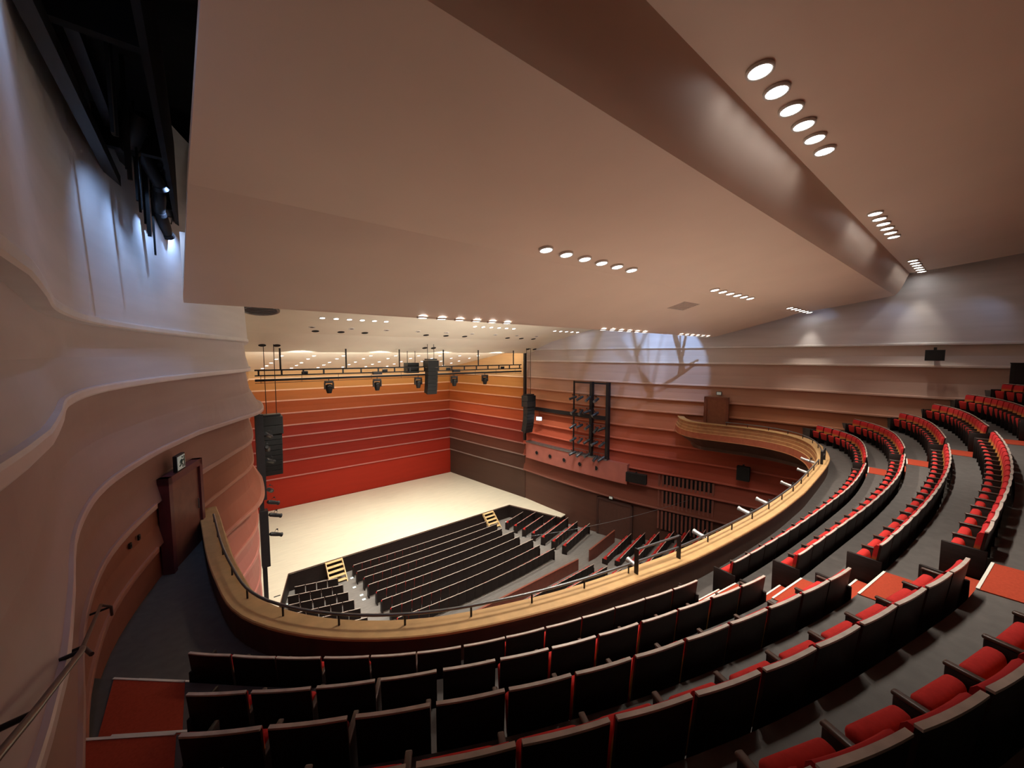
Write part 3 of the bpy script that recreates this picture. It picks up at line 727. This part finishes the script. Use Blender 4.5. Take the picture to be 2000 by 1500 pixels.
def line_array(x, y, ztop, nsub, n, el_h, label, rz, cable_top, wd=1.0):
    r = thing('line_array_speaker', label, 'loudspeaker', (x, y, ztop), rz)
    MB().box(-wd*.42, wd*.42, -.3, .3, -.1, .0).build('flying_frame', M_BLACK, r)
    for s in (-.25, .25): MB().tube([(s, 0, 0), (s, 0, cable_top-ztop)], .02, 6).build('cable', M_BLACK, r)
    z = -.12
    for i in range(nsub):
        b = MB().box(-wd/2, wd/2, -.42, .38, z-.50, z).build('bass_cabinet', M_SPK, r)
        MB().box(-wd*.46, wd*.46, -.44, -.42, z-.47, z-.03).build('grille', M_GRILLE, b); z -= .52
    yy, ang = -.05, 0
    for i in range(n):
        ang = math.radians(2.2*i)
        M = Matrix.Translation((0, yy, z)) @ Matrix.Rotation(ang, 4, 'X')
        b = MB().box(-wd*.44, wd*.44, -.3, .25, -el_h, 0, M).build('array_cabinet', M_SPK, r)
        MB().box(-wd*.40, wd*.40, -.315, -.30, -el_h+.015, -.015, M).build('grille', M_GRILLE, b)
        z -= el_h*math.cos(ang)+.012; yy += el_h*math.sin(ang)
    return r
line_array(3.02, 26.0, -3.4, 2, 8, .29, 'black line array loudspeaker hanging at the left of the stage', 0, .66)
line_array(12.98, 25.5, -.25, 1, 7, .26, 'black line array loudspeaker hanging at the stage centre', 0, .8, .85)
line_array(22.9, 26.0, -3.5, 2, 8, .28, 'black line array loudspeaker hanging at the right of the stage', 0, .66)
cs = thing('centre_fill_speaker', 'square black loudspeaker beside the centre line array', 'loudspeaker', (12.1, 26.9, -.55))
MB().box(-.45, .45, -.35, .35, -.75, 0).build('cabinet', M_SPK, cs); MB().box(-.42, .42, -.37, -.35, -.72, -.03).build('grille', M_GRILLE, cs)
for s in (-.3, .3): MB().tube([(s,0,0),(s,0,.86)], .02, 6).build('cable', M_BLACK, cs)

# left lighting tower
tw = thing('lighting_tower', 'tall black lighting tower at the left edge of the stage', 'lighting tower', (2.15, 24.0, -14)); otw = Vector(tw.location)
MB().box(2.02, 2.38, 23.8, 24.2, -7.7+E, -3.1+E).build('upper_column', M_BLACK, tw); MB().box(2.02, 2.40, 23.8, 24.2, -11.4+E, -8.3+E).build('lower_column', M_BLACK, tw)
MB().box(2.05, 2.25, 23.9, 24.1, -14+E, -3.0+E).build('mast', M_BLACK, tw)
for ch in tw.children: shift(ch, otw)
for i, (x, z, rz) in enumerate([(2.48,-4.2,150), (2.5,-4.9,170), (2.48,-5.6,140), (2.48,-7.2,160), (2.46,-7.9,120), (2.5,-8.6,110), (2.5,-9.7,110)]):
    put_spot(sp_black, (x, 24.0-.05*(i % 2), z), math.radians(rz), math.radians(25), 'black spotlight on the left tower, %s from the top' % ORD[i], 'tower spotlights')

# silver spotlights outside the balcony ledge
for i, (x, y) in enumerate(LEDGE_SPOTS):
    put_spot(sp_silver, (x, y-.25, -4.62), math.radians(180+(-4)), math.radians(-12), 'silver spotlight outside the balcony ledge, %s from the left' % ORD[i], 'balcony front spotlights')

# ---------------------------------------------------------------- doors, signs, wall speakers, grille
def frame_at(p, q):
    return math.atan2(q[1]-p[1], q[0]-p[0])
def door(name, p, q, z0, z1, label, inward, mdoor, mframe):
    d = Vector((q[0]-p[0], q[1]-p[1])); a = math.atan2(d.y, d.x); Lw_ = d.length
    r = thing(name, label, 'door', (p[0], p[1], z0), a, kind='structure'); h = z1-z0; s = inward
    for x in (0, Lw_-.16):
        MB().box(x, x+.16, min(0, s*.20), max(0, s*.20), 0, h).build('jamb', mframe, r)
    MB().box(0, Lw_, min(0, s*.20), max(0, s*.20), h-.16, h).build('lintel', mframe, r)
    lf = MB().box(.16, Lw_-.16, min(0, s*.15), max(0, s*.15), 0, h-.16).build('door_leaf', mdoor, r)
    MB().tube([(.3, s*.18, .9), (.3, s*.18, 1.15)], .015, 6).build('handle', M_STEEL, lf)
    return r
door('door_1', (-.30, 12.62), (-.86, 10.9), -4.73, -2.62, 'red-brown door with maroon frame on the left balcony wall', 1, M_DOOR, M_DOORFR)
door('door_2', (26.02, 11.75), (26.36, 10.35), -4.73, -2.72, 'brown door at the far end of the right balcony arm', -1, mat('door_brown_orange', (.33,.13,.07), .55), mat('door_frame_orange', (.27,.10,.06), .5))
door('door_3', (24.55, 19.3), (25.0, 16.3), -14.4, -11.4, 'dark brown door in the lower right stalls wall', -1, mat('door_dark_brown', (.085,.04,.03), .55), mat('door_frame_dark', (.06,.03,.025), .5))
sg = thing('exit_sign', 'small white exit pictogram sign above the left balcony door', 'sign', (-.52, 11.42, -2.60), math.radians(73))
MB().box(-.22, .22, -.05, .02, 0, .36).build('case', M_BLACK, sg)
MB().box(-.19, .19, -.06, -.05, .03, .33).build('panel', M_SIGN, sg)
pic = MB(); f_ = lambda pts, w_: pic.tube([(x, -.063, z) for x, z in pts], w_, 5)
f_([(.02,.29),(.03,.29)], .022); f_([(.0,.25),(-.02,.17)], .022); f_([(-.02,.17),(.05,.12),(.04,.06)], .014); f_([(-.02,.17),(-.07,.12),(-.12,.11)], .014); f_([(0,.24),(.07,.20),(.10,.23)], .010); f_([(0,.24),(-.07,.22),(-.09,.17)], .010)
pic.build('running_man', M_SIGNINK, sg)
MB().box(.12, .17, -.064, -.06, .05, .31).build('doorway_mark', M_SIGNINK, sg)
for i, (p, lbl) in enumerate([((26.30, 10.98, -2.60), 'tiny lit sign above the far right balcony door'), ((24.4, 17.92, -11.2), 'tiny lit sign on the lower right stalls wall')]):
    s_ = thing('exit_sign', lbl, 'sign', p, math.radians(-75)); MB().box(-.16, .16, -.04, .04, 0, .22).build('case', M_BLACK, s_); MB().box(-.13, .13, -.05, -.04, .02, .2).build('panel', M_SIGN, s_)
def wall_speaker(x, y, z, rz, w_, h, label):
    r = thing('wall_speaker', label, 'loudspeaker', (x, y, z), rz)
    MB().box(-w_/2, w_/2, -.3, 0, -h/2, h/2).build('cabinet', M_SPK, r); MB().box(-w_*.45, w_*.45, -.32, -.3, -h*.45, h*.45).build('grille', M_GRILLE, r); MB().box(-.08, .08, 0, .25, -.06, .06).build('bracket', M_BLACK, r)
    MB().box(-.05, .05, -.2, -.1, h/2, h/2+.12).build('top_clamp', M_BLACK, r)
wall_speaker(26.75, 1.59, .0, math.radians(-90), .62, .5, 'black speaker on the pale upper right wall above the seats')
wall_speaker(26.3, 9.3, -7.4, math.radians(-80), .7, .9, 'dark speaker below the right balcony arm')
wall_speaker(24.75, 15.9, -9.05, math.radians(-75), 1.5, .7, 'dark speaker box under the ports on the right wall')
cb = thing('equipment_cabinet', 'black equipment cabinet beside the top right seats', 'cabinet', (26.6, -1.05, -1.55))
MB().box(-.35, .35, -.6, .45, 0, 1.2).build('body', M_SPK, cb); MB().box(-.37, .37, -.62, .47, 1.2, 1.24).build('top', M_BLACK, cb); MB().box(-.36, -.35, -.5, .35, .08, 1.1).build('door', M_BLACK, cb)
# grille of slats in the lower right wall
for band, (zt, zb) in enumerate([(-8.6, -9.45), (-9.75, -10.95), (-11.25, -12.6)]):
    y0, y1 = 14.5, 11.0
    g = thing('wall_grille', '%s band of vertical dark slats in the lower right wall' % ['upper', 'middle', 'lower'][band], 'grille', (on_wall(12.7, .2), 12.7, zb), group='slatted wall grilles'); og = Vector(g.location)
    swp([(.05,zb),(.10,zb),(.10,zt),(.05,zt)], M_VOID, 'backing', [p for p in PATH_R if y1 <= p[1] <= y1+3.5], g)
    for i in range(14):
        y = y0-.26*i; x = on_wall(y, .13)
        M = Matrix.Translation(rel(x, y, zb, og)) @ Matrix.Rotation(math.radians(14), 4, 'Z')
        MB().box(-.03, .06, -.065, .065, 0, zt-zb, M).build('slat', mat('grille_slat', (.20,.075,.055), .55), g)
# thin cable across the stalls
cab = MB().tube([(14.0+t*12*.9, 17.0-5*t, -9.6+E-1.2*t*(1-t)-1.2*(1-t)) for t in [i/10 for i in range(11)]], .012, 5)
# left wall handrails
for pts, lbl in [([(-1.12,7.35,-3.55),(-1.10,7.2,-3.36),(-1.14,6.9,-3.16),(-.88,4.6,-2.42),(-.80,4.4,-2.40)], 'dark handrail on the left wall beside the lower aisle steps'), ([(-.72,3.75,-1.98),(-.70,3.62,-1.93),(-.66,2.6,-1.6),(-.62,1.6,-1.25)], 'dark handrail on the left wall beside the upper aisle steps')]:
    r = thing('wall_handrail', lbl, 'handrail', pts[0]); oh = Vector(r.location)
    q = [rel(x, y, z, oh) for x, y, z in pts]; MB().tube(q, .017, 8).build('rail_tube', M_ARM, r)
    for p in (q[1], q[-2]): MB().tube([p, p+Vector((-.2, .02, -.04))], .014, 6).build('bracket', M_BLACK, r)
# two wall switches
for i, (y, z) in enumerate([(9.6, -3.5), (9.95, -3.5)]):
    x = [p[0] for p in PATH_L if p[1] < y][0]+.1
    s_ = thing('wall_switch', 'small dark switch plate on the left wall, %s from the camera' % ORD[i], 'switch', (x, y, z), math.radians(75), 'left wall switches')
    MB().box(-.03, .03, -.015, .015, 0, .10).build('plate', M_BLACK, s_); MB().box(-.012, .012, -.022, .022, .03, .07).build('rocker', M_SPK, s_)

# ---------------------------------------------------------------- left slot: catwalk with fixtures
cw = thing('catwalk', 'black catwalk in the slot between the ceiling and the left wall', 'catwalk', (-.8, 10, 3.4)); oc = Vector(cw.location)
def cbox(x0, x1, y0, y1, z0, z1, n): 
    mb = MB().box(x0, x1, y0, y1, z0+E, z1+E); mb.v = [tuple(Vector(q)-oc) for q in mb.v]; return mb.build(n, M_VOID if n != 'beam' else M_BLACK, cw)
cbox(-1.16, -1.02, 4.5, 15.5, 3.15, 3.34, 'beam'); cbox(-1.02, -.90, 4.5, 15.5, 3.62, 3.86, 'beam')
cbox(-.92, -.35, 2.0, 16.5, 3.95, 4.1, 'deck'); cbox(-.95, -.88, 2.0, 16.5, 4.1, 5.2, 'side_screen'); cbox(-.35, -.28, 5.0, 16.5, 3.2, 5.2, 'rail_panel')
for y in (6, 9, 12, 15): cbox(-1.16, -.30, y, y+.12, 3.34, 3.95, 'hanger')
for i, (x, y, z, rz) in enumerate([(-.55,8.3,3.6,200), (-.6,9.4,3.45,160), (-.5,10.6,3.3,185), (-.55,11.6,3.1,170), (-.5,12.5,2.9,195), (-.45,13.4,2.7,165)]):
    put_spot(sp_black, (x, y, z), math.radians(rz), math.radians(35), 'black spotlight hung in the left ceiling slot, %s from the camera' % ORD[i], 'catwalk spotlights').name = 'slot_spotlight'
tag(cab.build('hanging_cable', M_STEEL), 'thin sagging cable across the right rear stalls', 'cable')

# glowing strip added unseen behind the stage reflector to brighten the shell ceiling
cv = thing('fill_strip', 'long unseen fill strip added behind the rear edge of the stage reflector', 'fill light', (12.8, 27.6, .42))
MB().box(-10.5, 10.5, -.06, .06, -.10, .0).build('housing', M_TRIM, cv)
MB().box(-10.4, 10.4, .06, .075, -.09, .06).build('diffuser', mat('fill_strip_glow', (1, .95, .85), .5, var=0, emit=(1, .94, .82), estr=90), cv)
for gx, gy, gn in ((19.0, 12.75, 'left'), (22.3, 12.6, 'right')):  # bars added out of view to cast streaked shadows on the right wall
    rc = thing('shadow_lattice', 'dark unseen shadow lattice added above the ceiling edge, %s one of two' % gn, 'shadow lattice', (gx, gy, 2.2), math.radians(-30), 'added shadow lattices')
    for i, (x, t) in enumerate([(-.75,.25),(-.55,-.3),(-.28,.4),(-.1,.12),(.1,-.35),(.32,.3),(.5,.05),(.72,-.2)]):
        MB().tube([(x, 0, .45), (x+t, .02, -.55)], .012+.012*(i % 3), 6).build('lattice_bar', M_BLACK, rc)
    for z in (.45, -.55): MB().tube([(-1.0, 0, z), (1.0, 0, z)], .025, 6).build('chord', M_BLACK, rc)
cv2 = thing('fill_strip', 'long unseen fill strip added above the front edge of the main ceiling', 'fill light', (12.8, 11.62, 1.75))  # second added glow strip, hidden, to brighten the stage-front ceiling
MB().box(-9.0, 9.0, -.06, .06, -.10, .0).build('housing', M_TRIM, cv2)
MB().box(-8.9, 8.9, .06, .075, -.09, .06).build('diffuser', mat('front_fill_strip_glow', (1, .95, .85), .5, var=0, emit=(1, .91, .78), estr=14), cv2)
for i in range(22):  # thin rods added to streak the cool light on the left wall
    y = 6.2+.4*i+.12*((i*5) % 3); cbox(-.66-.05*(i % 3), -.63-.05*(i % 3)+.02*(i % 2), y, y+.03+.05*(i % 4 == 0), 2.45-.03*i+.25*(i % 3), 3.95, 'drop_rod')

for i, xx in enumerate((4.9, 9.9, 14.9, 20.2)):  # small lamps added on the truss to lift the shell ceiling
    u_ = thing('truss_fill_light', 'small black fill light added on the stage truss, %s from the left' % ORD[i], 'stage light', (xx, 26.36, -1.05), group='added truss fill lights')
    u_.rotation_euler = (math.radians(12), 0, 0)
    MB().box(-.16, .16, -.08, .06, -.09, .09).build('body', M_BLACK, u_); MB().box(-.14, .14, .06, .07, -.07, .07).build('lens', M_LAMP, u_); MB().box(-.18, -.16, -.05, .03, -.12, .03).build('bracket', M_BLACK, u_)
